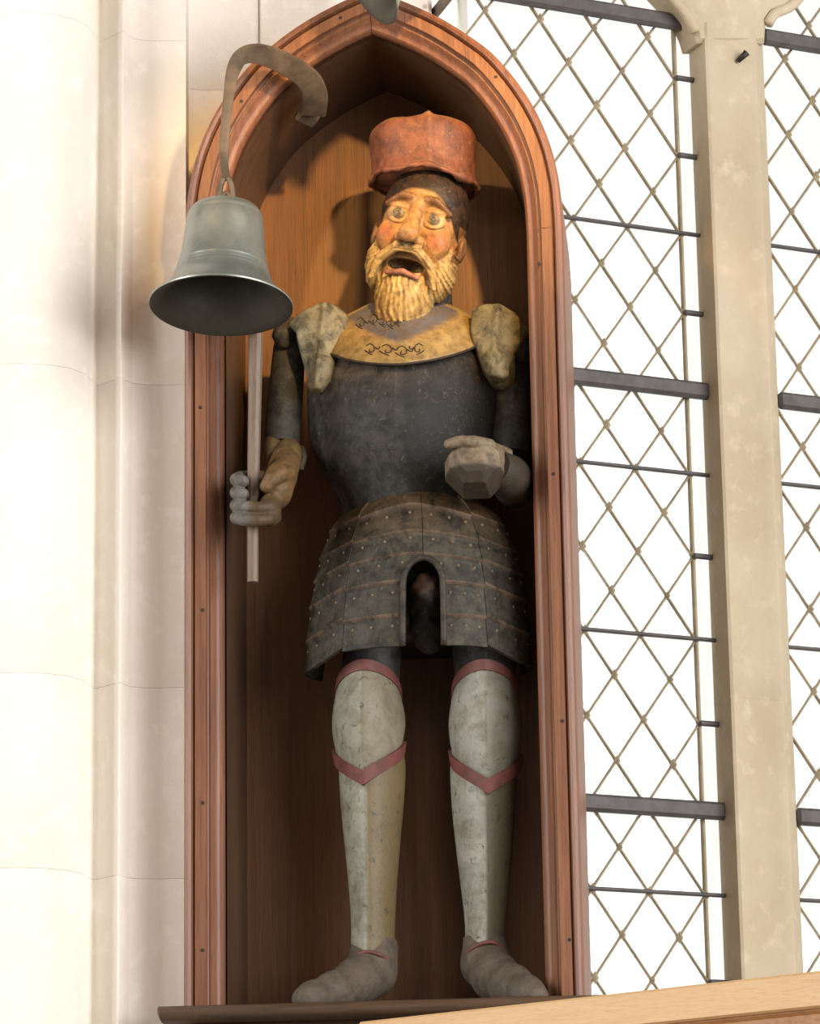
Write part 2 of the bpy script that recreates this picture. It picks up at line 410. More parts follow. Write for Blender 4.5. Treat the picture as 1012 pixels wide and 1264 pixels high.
def bar(a, b, w, d, n, name, mat, parent=win, seg=4):
    A = np.array(WP(*a, n)); B = np.array(WP(*b, n)); t = (B-A); L = np.linalg.norm(t); t /= L
    s = np.cross(t, WN)
    V, Fc = box((A+B)/2, t, s, WN, L/2, w/2, d/2, min(w, d)*.3); return MB().add(V, Fc).build(name, mat, parent)
def clip_seg(a, b, w0, w1, z0, z1):
    t0, t1 = 0, 1
    for p, q, lo, hi in ((a[0], b[0], w0, w1), (a[1], b[1], z0, z1)):
        if abs(q-p) < 1e-9: 
            if p < lo or p > hi: return None
            continue
        ta, tb = sorted(((lo-p)/(q-p), (hi-p)/(q-p))); t0 = max(t0, ta); t1 = min(t1, tb)
    if t1-t0 < .01: return None
    f = lambda t: (a[0]+t*(b[0]-a[0]), a[1]+t*(b[1]-a[1])); return f(t0), f(t1)
def light(wl, wr, wref, z0, z1, border_r=None, border_l=None):
    lo, hi = wl, wr
    nodes_ = []
    i0 = int((lo-wref)/DW)-1; i1 = int((hi-wref)/DW)+1
    k0 = int((z0-ZR)/DZ)-1; k1 = int((z1-ZR)/DZ)+1
    for i in range(i0, i1+1):
        for k in range(k0, k1+1):
            for h in (0, .5):
                cx, cz = wref+(i+h)*DW, ZR+(k+.5-h)*DZ        # pane centre
                pane(clip_poly(clip_poly([(cx-DW/2, cz), (cx, cz-DZ/2), (cx+DW/2, cz), (cx, cz+DZ/2)], lo, hi, 0), z0, z1, 1))
                nx_, nz_ = wref+(i+h)*DW, ZR+(k+h)*DZ
                if lo-.002 <= nx_ <= hi+.002 and z0 < nz_ < z1: nodes_.append((nx_, nz_))
    span = (z1-z0)/DZ*DW
    for c in range(-60, 61):
        for sg in (1, -1):
            a = (wref+c*DW-sg*10*DW, ZR-10*DZ); b = (wref+c*DW+sg*10*DW, ZR+10*DZ)
            s_ = clip_seg(a, b, lo, hi, z0, z1)
            if s_: bar(*s_, .0034, .007, .001, 'lead_came', M_LEAD)
    mb = MB()
    for w, z in nodes_:
        c = np.array(WP(w, z, .005)); s = .0058*random.uniform(.85, 1.25)
        mb.add([c+WD*s, c+np.array((0, 0, s*1.5)), c-WD*s, c-np.array((0, 0, s*1.5)), c+WN*.004], [(0, 1, 4), (1, 2, 4), (2, 3, 4), (3, 0, 4), (3, 2, 1, 0)])
    o = mb.build('solder_joint', M_LEAD, win); o['kind'] = 'stuff'
light(-.20, .188, .188, ZB+.05, 3.98)
light(.352, .66, .394+DW/2, ZB+.05, 3.98)
bar((.188, ZB+.05), (.188, 3.98), .0055, .009, .002, 'border_came', M_LEAD)
for i in range(17):          # narrow border panes between border came and stone
    z = ZR+(i-11)*DZ; zz = z+DZ
    if z < ZB+.03 or zz > 4.0: continue
    pane([(.190, z+.003), (.222, z+.003), (.222, zz-.003), (.190, zz-.003)])
for z in (3.8085, 3.187, 2.5165):
    bar((-.22, z), (.232, z), .027, .016, .016, 'saddle_bar', M_BAR); bar((.345, z), (.70, z), .027, .016, .016, 'saddle_bar', M_BAR)
for k in (-2, 1, 3, 6):
    z = ZR-k*DZ
    bar((-.20, z), (.228, z), .0058, .008, .010, 'glazing_bar', M_BAR); bar((.345, z), (.70, z), .0058, .008, .010, 'glazing_bar', M_BAR)
for k in (-4, -3, -1, 2, 4, 7):
    z = ZR-k*DZ; bar((.184, z), (.228, z), .0085, .008, .010, 'glazing_bar', M_BAR)
# sill under the lights and the outer jamb beyond the frame
o = MB().add(*box(np.array(WP(.23, (ZB+.05)/2, .02)), WD, WN, (0, 0, 1), .46, .09, (ZB+.05)/2, .004)).build('wall_right', M_STONE2)
o['kind'] = 'structure'; o['label'] = 'buff stone wall below the leaded window'
o = MB().add(*box(np.array(WP(.72, 2.1, .02)), WD, WN, (0, 0, 1), .06, .09, 2.1, .004)).build('jamb_stone', M_STONE2, win)

# ================================================================== NICHE CASE
ZS = 2.163
niche = thing('niche_case', (0, .13, ZS), 'varnished wooden niche with pointed arch housing the carved knight', 'niche')
ARCH = [(.273, 3.20), (.273, 3.262), (.2685, 3.335), (.254, 3.402), (.226, 3.466), (.183, 3.528), (.142, 3.565), (.100, 3.595), (.050, 3.622), (0, 3.643)]
arc = spline(ARCH, 64); arc = arc[7:]           # from springing upward
arc[0] = (.273, 3.262)
half = np.vstack([arc])
# moulding profile: (distance in from outer edge, y)
prof = [(0, .26), (0, .010), (.0005, .002), (.003, -.0045), (.007, -.0065), (.011, -.0045), (.0135, .001), (.0142, .004), (.0150, .004), (.0155, -.001), (.0165, -.002), (.031, -.002), (.0318, -.0005), (.0325, .006),
        (.034, .0072), (.037, .0072), (.0395, .010), (.043, .016), (.0465, .019), (.050, .0195), (.0525, .022), (.054, .028), (.054, .045)]
def sweep_half(path, sgn, top_mitre):
    path = np.asarray(path); n = len(path); rings = []
    for i in range(n):
        t = path[min(i+1, n-1)]-path[max(i-1, 0)]; t /= np.linalg.norm(t)
        nn = np.array([-t[1], t[0]])       # inward (towards x=0) for the right half running upward
        sc = 1.0
        ring = []
        for u, y in prof:
            p = path[i]+nn*u
            ring.append((p[0], y, p[1]))
        rings.append(ring)
    if top_mitre:                            # slide the last ring onto x=0
        t = path[-1]-path[-2]; t /= np.linalg.norm(t)
        rings[-1] = [(0.0004, y, (path[-1]+np.array([-t[1], t[0]])*u)[1]+(0-(path[-1]+np.array([-t[1], t[0]])*u)[0])*t[1]/t[0]) for u, y in prof]
        rings = [r for k, r in enumerate(rings) if k == len(rings)-1 or min(p[0] for p in r) > .004]
    rings = [[(sgn*p[0], p[1], p[2]) for p in r] for r in rings]
    V = [p for r in rings for p in r]; m = len(prof); Fc = grid_faces(len(rings), m, False, flip=(sgn < 0))
    Fc += [tuple(range(m))[::sgn], tuple((len(rings)-1)*m+j for j in range(m))[::-sgn]]
    return V, Fc
def inner_ring(path, off):
    path = np.asarray(path); out = []
    n = len(path)
    for i in range(n):
        t = path[min(i+1, n-1)]-path[max(i-1, 0)]; t /= np.linalg.norm(t); p = path[i]+np.array([-t[1], t[0]])*off
        if p[0] > .003: out.append(p)
    t = path[-1]-path[-2]; t /= np.linalg.norm(t); p = path[-1]+np.array([-t[1], t[0]])*off
    out.append(np.array([0, p[1]+(0-p[0])*t[1]/t[0]])); return np.array(out)
stile = np.array([(.273, ZS-.003), (.273, 2.7), (.273, 3.262)])
for sgn in (1, -1):
    V, Fc = sweep_half(stile, sgn, False); mesh('stile', V, Fc, M_FRAME, niche, True, angle=35)
    V, Fc = sweep_half(half, sgn, True); mesh('arch_moulding', V, Fc, M_FRAME, niche, True, angle=35)
    # lining: side board and curved soffit, with thickness
    st = np.array([(.219, ZS-.003), (.219, 3.262)]); so = inner_ring(half, .054)
    for nm, path in (('side_board', st), ('soffit_board', so)):
        rings = []
        for i, p in enumerate(path):
            t = path[min(i+1, len(path)-1)]-path[max(i-1, 0)]; t = t/np.linalg.norm(t); nn = np.array([t[1], -t[0]])
            q = p+nn*.012
            if nm == 'soffit_board' and i == len(path)-1: q = p+np.array([0, .014])
            rings.append([(sgn*p[0], .03, p[1]), (sgn*p[0], .262, p[1]), (sgn*q[0], .262, q[1]), (sgn*q[0], .03, q[1])])
        V, Fc = loft(rings, True, flip=(sgn < 0)); mesh(nm, V, Fc, M_SOFFIT, niche, True, angle=40)
so = inner_ring(half, .050)
outl = [(.223, ZS-.003)] + [tuple(p) for p in so]; outl = outl + [(-x, z) for x, z in outl[::-1][1:]]
# back board
edges = [-.223, .223]
for a, b in zip(edges[:-1], edges[1:]):
    pl = clip_poly(outl, a+.0004, b-.0004, 0)
    V, Fc = prism(pl, lambda x, z, n: (x, n, z), .275, .260, .001); mesh('back_board', V, Fc, M_PANEL, niche, False)
# sill board with rounded nose
sec = [(.272, -.002), (.272, -.02), (-.03, -.02), (-.042, -.018), (-.048, -.013), (-.049, -.008), (-.046, -.003), (-.040, .0), (.26, .0)]
sec = [(y, z) for y, z in sec]
rings = [[(x, .12+(y-.12)*k, ZS-.001+z*kz) for y, z in sec] for x, k, kz in ((-.302, .97, .7), (-.299, .99, 1), (.299, .99, 1), (.302, .97, .7))]
V, Fc = loft(rings, True, flip=True); mesh('sill_board', V, Fc, M_SILL, niche, True, angle=40)
# pedestal cabinet under the sill and the batten fixing the case to the pier
MB().add(*box((0, .13, (ZS-.021)/2), (1, 0, 0), (0, 1, 0), (0, 0, 1), .265, .135, (ZS-.021)/2, .006)).build('pedestal', M_SILL, niche)
# plugged nail holes in the moulding faces
for px, py in [(247, 503), (250, 753), (250, 991), (250, 1173), (683, 585), (694, 890), (703, 1160), (665, 325), (298, 125), (612, 95), (420, 22)]:
    p = at(px, py, -.002); MB().add(*tube([p+np.array((0, -.0006, 0)), p+np.array((0, .003, 0))], .0026, 8)).build('nail_head', M_NAIL, niche)

# ================================================================== BELLS
def lathe(prof_, axis_o, R_, seg=56, flip=False):
    V = []; 
    for r, z in prof_:
        for k in range(seg):
            a = 2*math.pi*k/seg; V.append(axis_o+R_@np.array([r*math.cos(a), r*math.sin(a), z]))
    return V, grid_faces(len(prof_), seg, True, flip)
def rotm(ax, deg): return np.array(Matrix.Rotation(math.radians(deg), 3, Vector(ax)))
BO = [(.0005, .1545), (.02, .154), (.034, .152), (.0425, .147), (.0468, .140), (.0480, .1365), (.0476, .1345), (.0488, .131), (.0500, .118), (.0512, .100), (.0532, .080), (.0562, .064), (.0580, .0565), (.0590, .0560), (.0592, .0535), (.0604, .0500), (.0614, .0497), (.0618, .0475), (.0634, .0440), (.0646, .0437), (.0652, .0412), (.0700, .0325), (.0780, .0215), (.0870, .0120), (.0945, .0055), (.0985, .0030), (.1005, .0010), (.1000, -.0012)]
bell_out = [(r*(1+.11*float(smooth01((z-.02)/.05))), z) for r, z in BO]
bell_in = [(.1000, -.0012), (.096, -.0008), (.088, .004), (.078, .013), (.068, .025), (.059, .042), (.052, .062), (.047, .09), (.043, .125), (.03, .143), (.0005, .147)]
def bell(origin, R_, label, s=1.0, group=None):
    t = thing('bell', tuple(origin), label, 'bell', group)
    o_ = np.asarray(origin, float)
    V, Fc = lathe([(r*s, z*s) for r, z in bell_out], o_, R_); mesh('bell_body', V, Fc, M_BELL, t, True, angle=50)
    V, Fc = lathe([(r*s, z*s) for r, z in bell_in], o_, R_); mesh('bell_mouth', V, Fc, M_BELLIN, t, True, label='dark inside of the bell')
    P = [o_+R_@(np.array(p)*s) for p in [(-.0065, 0, .150), (-.0075, 0, .160), (-.006, 0, .170), (0, 0, .1745), (.006, 0, .170), (.0075, 0, .160), (.0065, 0, .150)]]
    V, Fc = tube(spline(P, 20), .0042*s, 8); mesh('bell_loop', V, Fc, M_IRON, t, True)
    return t
YB = -.135
bo = at(273, 377, YB); RB = rotm((1, 0, 0), -7)@rotm((0, 1, 0), 1.5)
SB = 1.0
bell(bo, RB, 'grey-green bronze bell hanging mouth down at the left of the niche', SB)
top = bo+RB@np.array([0, 0, .168*SB])
# wrought strap from the soffit out over the arch and down to the bell
br = thing('bell_bracket', tuple(at(385, 140, .10)), 'curved grey iron strap reaching out of the niche to carry the hanging bell', 'bracket')
P = [at(386, 140, .07), at(389, 118, .035), at(381, 99, .004), at(362, 84, -.026), at(338, 72, -.048), at(315, 66, -.075), at(298, 70, -.10), at(289, 84, -.122), at(284, 105, -.131), at(280, 140, -.134), at(276, 190, YB), (top[0], top[1], top[2]+.030)]
Q = spline(P, 60); wid = np.interp(np.linspace(0, 1, 60), [0, .2, .45, .6, .75, 1], [.019, .0175, .0150, .011, .0075, .0055]); thk = np.interp(np.linspace(0, 1, 60), [0, .5, 1], [.005, .005, .0045])
V, Fc = tube(Q, 1, 16, True, list(zip(wid, thk)), up=(0.15, -.75, -.65)); mesh('strap', V, Fc, M_IRON, br, True, angle=40)
pf = [at(388, 112, .10), at(384, 128, .112), at(378, 145, .122), at(372, 152, .126)]
V, Fc = tube(spline([at(391, 118, .066), at(388, 130, .078), at(382, 141, .088), at(374, 150, .095)], 12), 1, 16, True, [(.019, .006)]*12, up=(0.75, -.5, -.4)); mesh('foot_plate', V, Fc, M_IRON, br, True, angle=40)
for s in (-1, 1):           # forked end gripping the bell loop
    P = [np.array((top[0], top[1], top[2]+.034)), np.array((top[0]+s*.007, top[1], top[2]+.020)), np.array((top[0]+s*.0098, top[1], top[2]+.004)), np.array((top[0]+s*.010, top[1], top[2]-.012))]
    V, Fc = tube(spline(P, 10), [.0042]*10, 8); mesh('fork_tine', V, Fc, M_IRON, br, True)
V, Fc = tube([top+np.array((-.011, 0, -.004)), top+np.array((.011, 0, -.004))], .0026, 8); mesh('pin', V, Fc, M_IRON, br, True)
# second bell, swung up on its side above the apex: only its lip enters the picture
R2 = rotm((0, 1, 0), 58)@rotm((1, 0, 0), -14)
lip_target = at(488, 24, -.13)
S2 = .80
# lowest lip point in that pose
cand = [R2@np.array([.1*S2*math.cos(a), .1*S2*math.sin(a), 0]) for a in np.linspace(0, 2*math.pi, 90)]
lowp = min(cand, key=lambda p: p[2])
bo2 = lip_target-lowp
bell(bo2, R2, 'second bell swung on its side above the arch point, only its lip in view', S2)
tp2 = bo2+R2@np.array([0, 0, .172*S2])
b2 = thing('bell_bracket', (tp2[0], .36, tp2[2]+.05), 'iron arm above the arch carrying the tilted second bell', 'bracket')
V, Fc = tube(spline([tp2+R2@np.array((0, 0, -.003)), tp2+np.array((.03, .02, .03)), tp2+np.array((.03, .2, .05)), np.array((tp2[0]-.08, .374, tp2[2]+.05))], 24), 1, 12, True, [(.010, .004)]*24); mesh('strap', V, Fc, M_IRON, b2, True, angle=40)
# ================================================================== CARVED FIGURE
A = at
YC = .130                                    # depth of the body axis inside the niche
fig = thing('knight_statue', (0.0, YC, ZS), 'painted wooden knight statue with red cap, straw beard and dark armour inside the niche', 'statue')
def C_(*c): return lin(c)
def shell(fn, us, vs_, th, axis):
    """closed thin plate: fn(u,v)->point, thickened towards a vertical axis (x,y)"""
    G = np.array([[fn(u, v) for u in us] for v in vs_]); n, m = G.shape[:2]
    ax = np.array([axis[0], axis[1]])
    D = G[..., :2]-ax; L = np.linalg.norm(D, axis=-1, keepdims=True); I = G.copy(); I[..., :2] = ax+D*(1-th/L)
    V = np.concatenate([G.reshape(-1, 3), I.reshape(-1, 3)]); N = n*m
    Fc = grid_faces(n, m, False, True) + [tuple(i+N for i in f) for f in grid_faces(n, m, False, False)]
    for j in range(m-1):
        Fc += [(j, j+1, N+j+1, N+j), ((n-1)*m+j+1, (n-1)*m+j, N+(n-1)*m+j, N+(n-1)*m+j+1)]
    for i in range(n-1):
        Fc += [((i+1)*m, i*m, N+i*m, N+(i+1)*m), (i*m+m-1, (i+1)*m+m-1, N+(i+1)*m+m-1, N+i*m+m-1)]
    return V, Fc
def body_rings(rows, yc, ridge=0.0, rw=.9, th0=0.0, seg=64, back=1.0, z_at_front=False):
    """rows: (py, px left, px right, depth radius)"""
    rings = []
    rows = np.array(rows, float); t = np.linspace(0, 1, len(rows)); tt = np.linspace(0, 1, len(rows)*5)
    R_ = spline(rows, len(rows)*5)
    for py, xl, xr, ry in R_:
        yy = yc-ry*.5 if z_at_front else yc
        a = A(xl, py, yy); b = A(xr, py, yy); cx = (a[0]+b[0])/2; rx = abs(b[0]-a[0])/2; z = (a[2]+b[2])/2
        ring = []
        for k in range(seg):
            th = 2*math.pi*k/seg-math.pi; d = abs(th-th0)
            f = 1+ridge*max(0, 1-d/rw)
            fy = f if abs(th) < math.pi/2 else back
            ring.append((cx+rx*math.sin(th)*(1 if abs(th) > rw else 1), yc-ry*math.cos(th)*fy, z))
        rings.append(ring)
    return rings

# ---- cuirass
tor = [(388, 456, 548, .040), (404, 424, 580, .044), (430, 393, 606, .066), (470, 381, 616, .092), (510, 380, 615, .098), (550, 386, 609, .097), (585, 402, 601, .088), (614, 420, 596, .078), (640, 426, 592, .070)]
rings = body_rings(tor, YC+.005, .30, 1.25)
V, Fc = loft(rings, True)
V = np.array(V); nz = hashn(V, 30, 1)
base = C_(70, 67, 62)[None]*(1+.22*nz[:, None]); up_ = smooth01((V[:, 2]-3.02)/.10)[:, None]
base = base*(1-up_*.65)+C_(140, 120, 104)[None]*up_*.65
rt = smooth01((V[:, 0]-A(500, 500, .03)[0])/.004+.5)[:, None]; base = base*(1.25-.8*rt)  # right half painted darker, standing in for light from the left
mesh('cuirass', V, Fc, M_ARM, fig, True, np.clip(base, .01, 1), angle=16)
BV_TOR = (V, Fc)
# centre seam of the breastplate is the ridge itself; little brass studs on it
# ---- gorget
gcx = A(500, 410, YC)[0]
def G_(th, t):
    # t 0 at the neck, 1 at the lower edge
    pt = np.array([0, .25, .6, 1.0]); rx = np.interp(t, pt, [.050, .086, .113, .127]); ry = np.interp(t, pt, [.044, .066, .098, .109])
    yb = 449-23*min(1, abs(th)/1.15)**1.7; yt = 372
    py = yt+(yb-yt)*t
    x = gcx+rx*math.sin(th); f = 1+.22*max(0, 1-abs(th)/1.25)*t
    y = YC-.0-ry*math.cos(th)*f
    z = A(500, py, YC-ry*max(0, math.cos(th))*f)[2]
    return (x, y, z)
us = np.linspace(-1.75, 1.75, 70); vs_ = np.linspace(0, 1, 20)
V, Fc = shell(G_, us, vs_, .004, (gcx, YC+.03)); V = np.array(V)
n1 = hashn(V, 40, 5)
thv = np.arctan2(V[:, 0]-gcx, YC-V[:, 1]); zz = V[:, 2]
# bluish mail in the middle, gilt border outside it
edge = 3.100+.056*np.abs(thv)
blue = smooth01((zz-edge)/.010)*(np.abs(thv) < 1.2)
cols = C_(190, 160, 102)[None]*(1+.15*n1[:, None])*(1-blue[:, None])+C_(112, 112, 122)[None]*(1+.15*n1[:, None])*blue[:, None]
go = mesh('gorget', V, Fc, M_GOLD, fig, True, np.clip(cols, .01, 1), label='gilt and blue-grey collar plate with engraved scrolls')
from mathutils.bvhtree import BVHTree
bv = BVHTree.FromPolygons([tuple(p) for p in V], [tuple(f) for f in Fc])
def hit(px, py, b=bv, lift=.0006):
    d = Vector(ray(px, py)).normalized(); r = b.ray_cast(Vector(CAM), d)
    return None if r[0] is None else np.array(r[0]-d*lift)
# dark line under the lower edge
P = [np.array(G_(t, 1.0))+np.array((0, -.0015, -.001)) for t in np.linspace(-1.1, 1.1, 40)]
V, Fc = tube(P, .0018, 6); mesh('edge_line', V, Fc, M_INK, go, True)
mb = MB()
def stroke(pts, r=.0009):
    q = [hit(*p) for p in spline(pts, 10)]
    q = [p for p in q if p is not None]
    if len(q) > 4: mb.add(*tube(q, [r*.5]+[r]*(len(q)-2)+[r*.4], 5))
for cx, cy, s_ in ((458, 430, 1), (478, 431, 1.25), (497, 433, 1.2), (516, 430, -1), (446, 398, .9), (462, 394, .8), (474, 396, .8), (484, 398, .8), (492, 395, .7)):
    stroke([(cx-6*s_, cy-3), (cx-1*s_, cy-6), (cx+4*s_, cy-2), (cx+3*s_, cy+4), (cx-2*s_, cy+4), (cx-1*s_, cy)])
    stroke([(cx-8*s_, cy+2), (cx-4*s_, cy+5), (cx+2*s_, cy+8)])
    stroke([(cx+4*s_, cy-2), (cx+9*s_, cy+1), (cx+11*s_, cy-3)])
o = mb.build('scroll_engraving', M_INK, go, True); o['kind'] = 'stuff'
# neck
V, Fc = loft(body_rings([(392, 462, 560, .042), (372, 464, 558, .042), (345, 472, 556, .042)], YC+.01), True)
mesh('neck', V, Fc, M_ARM, fig, True, C_(96, 92, 96))

# ---- pauldrons
def pauldron(poly, c, r, tip, colr):
    P = pxz(poly, .075); xs = [p[0] for p in P]; zs = [p[1] for p in P]
    S = Sdf((min(xs)-.012, .012, min(zs)-.012), (max(xs)+.012, .20, max(zs)+.012), .0017)
    S.add(S.ell(A(*c, .135), r)); S.add(S.cap(A(*tip[0]), A(*tip[1]), .020, .014), .02)
    S.f = S.f+.0008*np.sin(S.X*150+1)*np.sin(S.Z*120)-.005*np.exp(-((S.X-A(*c, .075)[0]-.1*(S.Z-A(*c, .075)[2]))/.006)**2)
    S.clip(sdpoly(S.X, S.Z, P)-.001, .004)
    S.sub(S.ell(A(c[0], c[1]+6, .15), [k*.84 for k in r]), .004)
    V, Fc = S.mesh(); n = hashn(V, 38, 9)[:, None]
    lo_ = smooth01((min(zs)+.045-V[:, 2])/.04)[:, None]
    cc = colr[None]*(1+.28*n)*(1-lo_*.3)+C_(165, 135, 92)[None]*lo_*.3
    mesh('pauldron', V, Fc, M_ARM, fig, True, np.clip(cc, .01, 1))
pauldron([(357, 398), (372, 388), (396, 376), (416, 377), (428, 386), (429, 424), (420, 446), (412, 458), (411, 474), (398, 486), (386, 487), (378, 474), (377, 455), (370, 430), (366, 408)], (398, 428), (.062, .082, .082), ((398, 455, .062), (393, 476, .058)), C_(158, 150, 120))
pauldron([(583, 380), (600, 377), (620, 379), (636, 387), (653, 404), (646, 418), (634, 437), (634, 455), (632, 466), (621, 474), (606, 470), (596, 458), (592, 444), (586, 428), (582, 410)], (612, 428), (.062, .082, .082), ((612, 450, .062), (617, 465, .058)), C_(158, 146, 108))

# ---- arms
def limb(name, P, Rr, mat, colr, seg=24, n=24, amp=.12, seed=3, parent=fig):
    q = spline(P, n); rr = np.interp(np.linspace(0, 1, n), np.linspace(0, 1, len(Rr)), Rr)
    V, Fc = tube(q, list(rr), seg); V = np.array(V); nn = hashn(V, 45, seed)[:, None]
    return mesh(name, V, Fc, mat, parent, True, np.clip(colr[None]*(1+amp*nn), .01, 1), angle=50)
limb('upper_arm', [A(360, 398, .135), A(357, 430, .13), A(353, 480, .125), A(349, 530, .12), A(349, 549, .118)], [.018, .0235, .0255, .0265, .0255], M_ARM, C_(84, 80, 72))
limb('shoulder_joint', [A(352, 400, .112), A(350, 414, .104), A(353, 430, .108)], [.010, .0175, .008], M_ARM, C_(92, 86, 74))
limb('elbow_joint', [A(338, 544, .112), A(338, 556, .10), A(340, 566, .09)], [.013, .0155, .013], M_HAND, C_(136, 112, 72), amp=.2)
limb('forearm', [A(356, 556, .105), A(353, 570, .06), A(348, 584, .02)], [.019, .021, .022], M_HAND, C_(150, 118, 72), amp=.2)
limb('elbow_joint', [A(372, 552, .12), A(374, 564, .115), A(371, 580, .115)], [.004, .006, .004], M_ARM, C_(110, 100, 76))
limb('upper_arm', [A(628, 405, .145), A(631, 440, .14), A(630, 500, .135), A(629, 545, .13), A(630, 562, .128)], [.022, .028, .028, .028, .027], M_ARM, C_(86, 86, 84))
limb('shoulder_joint', [A(642, 415, .12), A(644, 430, .112), A(645, 446, .118)], [.012, .017, .012], M_ARM, C_(96, 88, 70))
limb('forearm', [A(634, 604, .15), A(634, 598, .09), A(628, 588, .03), A(610, 576, -.01)], [.028, .030, .031, .025], M_HAND, C_(78, 66, 54), amp=.2)
# hand closed round the staff
lo = np.minimum(A(276, 660, -.085), A(276, 660, .06)); hi = np.maximum(A(372, 545, -.085), A(372, 545, .06)); 
S = Sdf((A(276, 600, 0)[0], -.080, A(300, 662, -.08)[2]), (A(372, 600, 0)[0], .055, A(300, 552, .05)[2]), .0013)
S.add(S.cap(A(352, 568, .05), A(347, 588, .005), .0205, .023))
S.add(S.ell(A(342, 602, -.006), (.0225, .027, .031)), .010)
for i, py in enumerate((591, 607, 623, 638)):
    ch = [A(338, py, .012), A(314, py-2, .010), A(297, py-1, -.006), A(292, py+1, -.030)]
    rr = [.011, .0098, .0098, .0096]
    if i < 2: ch += [A(300, py+3, -.046)]; rr += [.0086]
    else: ch += [A(303, py+3, -.048), A(318, py+4, -.050), A(331, py+3, -.044)]; rr += [.0094, .0092, .0085]
    S.add(S.chain(ch, rr), .0028)
S.add(S.chain([A(354, 586, -.012), A(346, 584, -.034), A(335, 592, -.046), A(329, 600, -.047)], [.013, .0125, .0112, .0095]), .004)
S.add(S.ell(A(333, 630, -.028), (.016, .02, .024)), .008)
S.sub(S.cap(A(313, 540, -.020), A(312, 680, -.020), .0086, .0080), .001)
V, Fc = S.mesh(); n = hashn(V, 60, 2)[:, None]
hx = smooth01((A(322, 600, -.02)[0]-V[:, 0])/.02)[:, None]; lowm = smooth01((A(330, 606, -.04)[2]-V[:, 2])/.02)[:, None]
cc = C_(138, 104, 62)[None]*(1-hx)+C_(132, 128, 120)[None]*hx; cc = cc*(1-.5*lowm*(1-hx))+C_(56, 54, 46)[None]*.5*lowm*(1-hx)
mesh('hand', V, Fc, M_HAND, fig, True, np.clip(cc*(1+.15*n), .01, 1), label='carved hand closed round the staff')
# carved fist in front of the belly
c0 = A(586, 571, -.035)
S = Sdf((A(540, 570, -.03)[0], -.095, A(586, 618, -.09)[2]), (A(632, 570, 0)[0], .03, A(586, 530, .03)[2]), .0014)
px_, py_, pz_ = S.X-c0[0], S.Y-c0[1], S.Z-c0[2]
d = np.full(S.X.shape, -1e3)
for nx_, ny_, nz_, off in [(0, -.25, 1, .031), (-.75, -.2, .75, .033), (.7, -.3, .8, .034), (-1, -.2, 0, .037), (1, -.1, .1, .037), (0, -1, .35, .036), (0, -1, -.35, .036), (-.7, -.75, .1, .036), (.75, -.7, 0, .036), (0, -.2, -1, .036), (-.75, -.2, -.7, .036), (.75, -.2, -.7, .036), (0, 1, 0, .035), (-.4, -.6, .75, .036), (.45, -.65, .7, .0355), (0, -.7, -.75, .036), (-.5, -.6, -.65, .037), (.5, -.6, -.65, .037)]:
    L = math.sqrt(nx_**2+ny_**2+nz_**2); d = np.maximum(d, (px_*nx_+py_*ny_+pz_*nz_)/L-off)
S.add(d); S.add(S.cap(A(596, 566, -.015), A(616, 574, .02), .026, .028), .006)
S.add(S.chain([A(604, 549, -.058), A(585, 545, -.070), A(566, 545, -.068), A(554, 548, -.064)], [.0085, .0085, .0082, .0072]), .003)
for gx in (572, 586, 600):
    S.sub(S.chain([A(gx+1, 580, -.072), A(gx, 594, -.070), A(gx+1, 606, -.058)], [.0012, .0018, .0014]), .002)
S.sub(S.chain([A(551, 579, -.068), A(570, 572, -.073), A(590, 570, -.0735), A(612, 571, -.062)], [.0011]*4), .0015)
V, Fc = S.mesh(); n = hashn(V, 60, 7)[:, None]; lowm = smooth01((A(586, 568, -.07)[2]-V[:, 2])/.008)[:, None]  # lower half of the fist painted dark, as shade on its underside
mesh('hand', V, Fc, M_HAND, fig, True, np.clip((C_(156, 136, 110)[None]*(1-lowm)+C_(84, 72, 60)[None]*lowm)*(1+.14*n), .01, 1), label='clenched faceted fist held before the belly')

# ---- fauld: rows of riveted lames
SK = np.array([0, .14, .30, .435, .59, .80, 1.0]); PYS = [606, 632, 662, 688, 718, 757, 795]
def sk(s):
    xl = np.interp(s, [0, .05, .10, .2, .30, .435, .59, .80, 1.0], [446, 428, 417, 407, 400, 393, 387, 383, 381]); xr = np.interp(s, [0, .05, .10, .2, .30, .435, .59, .80, 1.0], [584, 603, 614, 626, 634, 641, 646, 650, 652])
    ry = np.interp(s, [0, .05, .1, .2, .35, .6, 1], [.058, .076, .086, .096, .102, .108, .110]); py = np.interp(s, SK, PYS)
    a = A(xl, py, YC)[0]; b = A(xr, py, YC)[0]; return (a+b)/2, (b-a)/2, ry, py
SEAM_L, SEAM_R = -.66, .70
def SS(th, s, off=0.0, dpy=0.0):
    cx, rx, ry, py = sk(s); ry_ = ry*(1+.06*max(0, 1-abs(th)/.9))
    y = YC-(ry_+off)*math.cos(th); x = cx+(rx+off)*math.sin(th)
    return np.array((x, y, A(520, py+dpy, YC-ry_)[2]))
def dpy(th, s):
    """carved plates rise to the middle and sag at the hips"""
    if SEAM_L < th < SEAM_R:
        k = 1-abs(th)/.70; return -16*k*max(0, 1-s*1.05)+2
    q = (abs(th)-.68)/.9; return 9*math.sin(min(1, max(0, q))*math.pi)*(.5+.5*s)-2+min(1, q)*14*s
brown = C_(112, 88, 60); dark = C_(86, 82, 70)
mbr = MB()
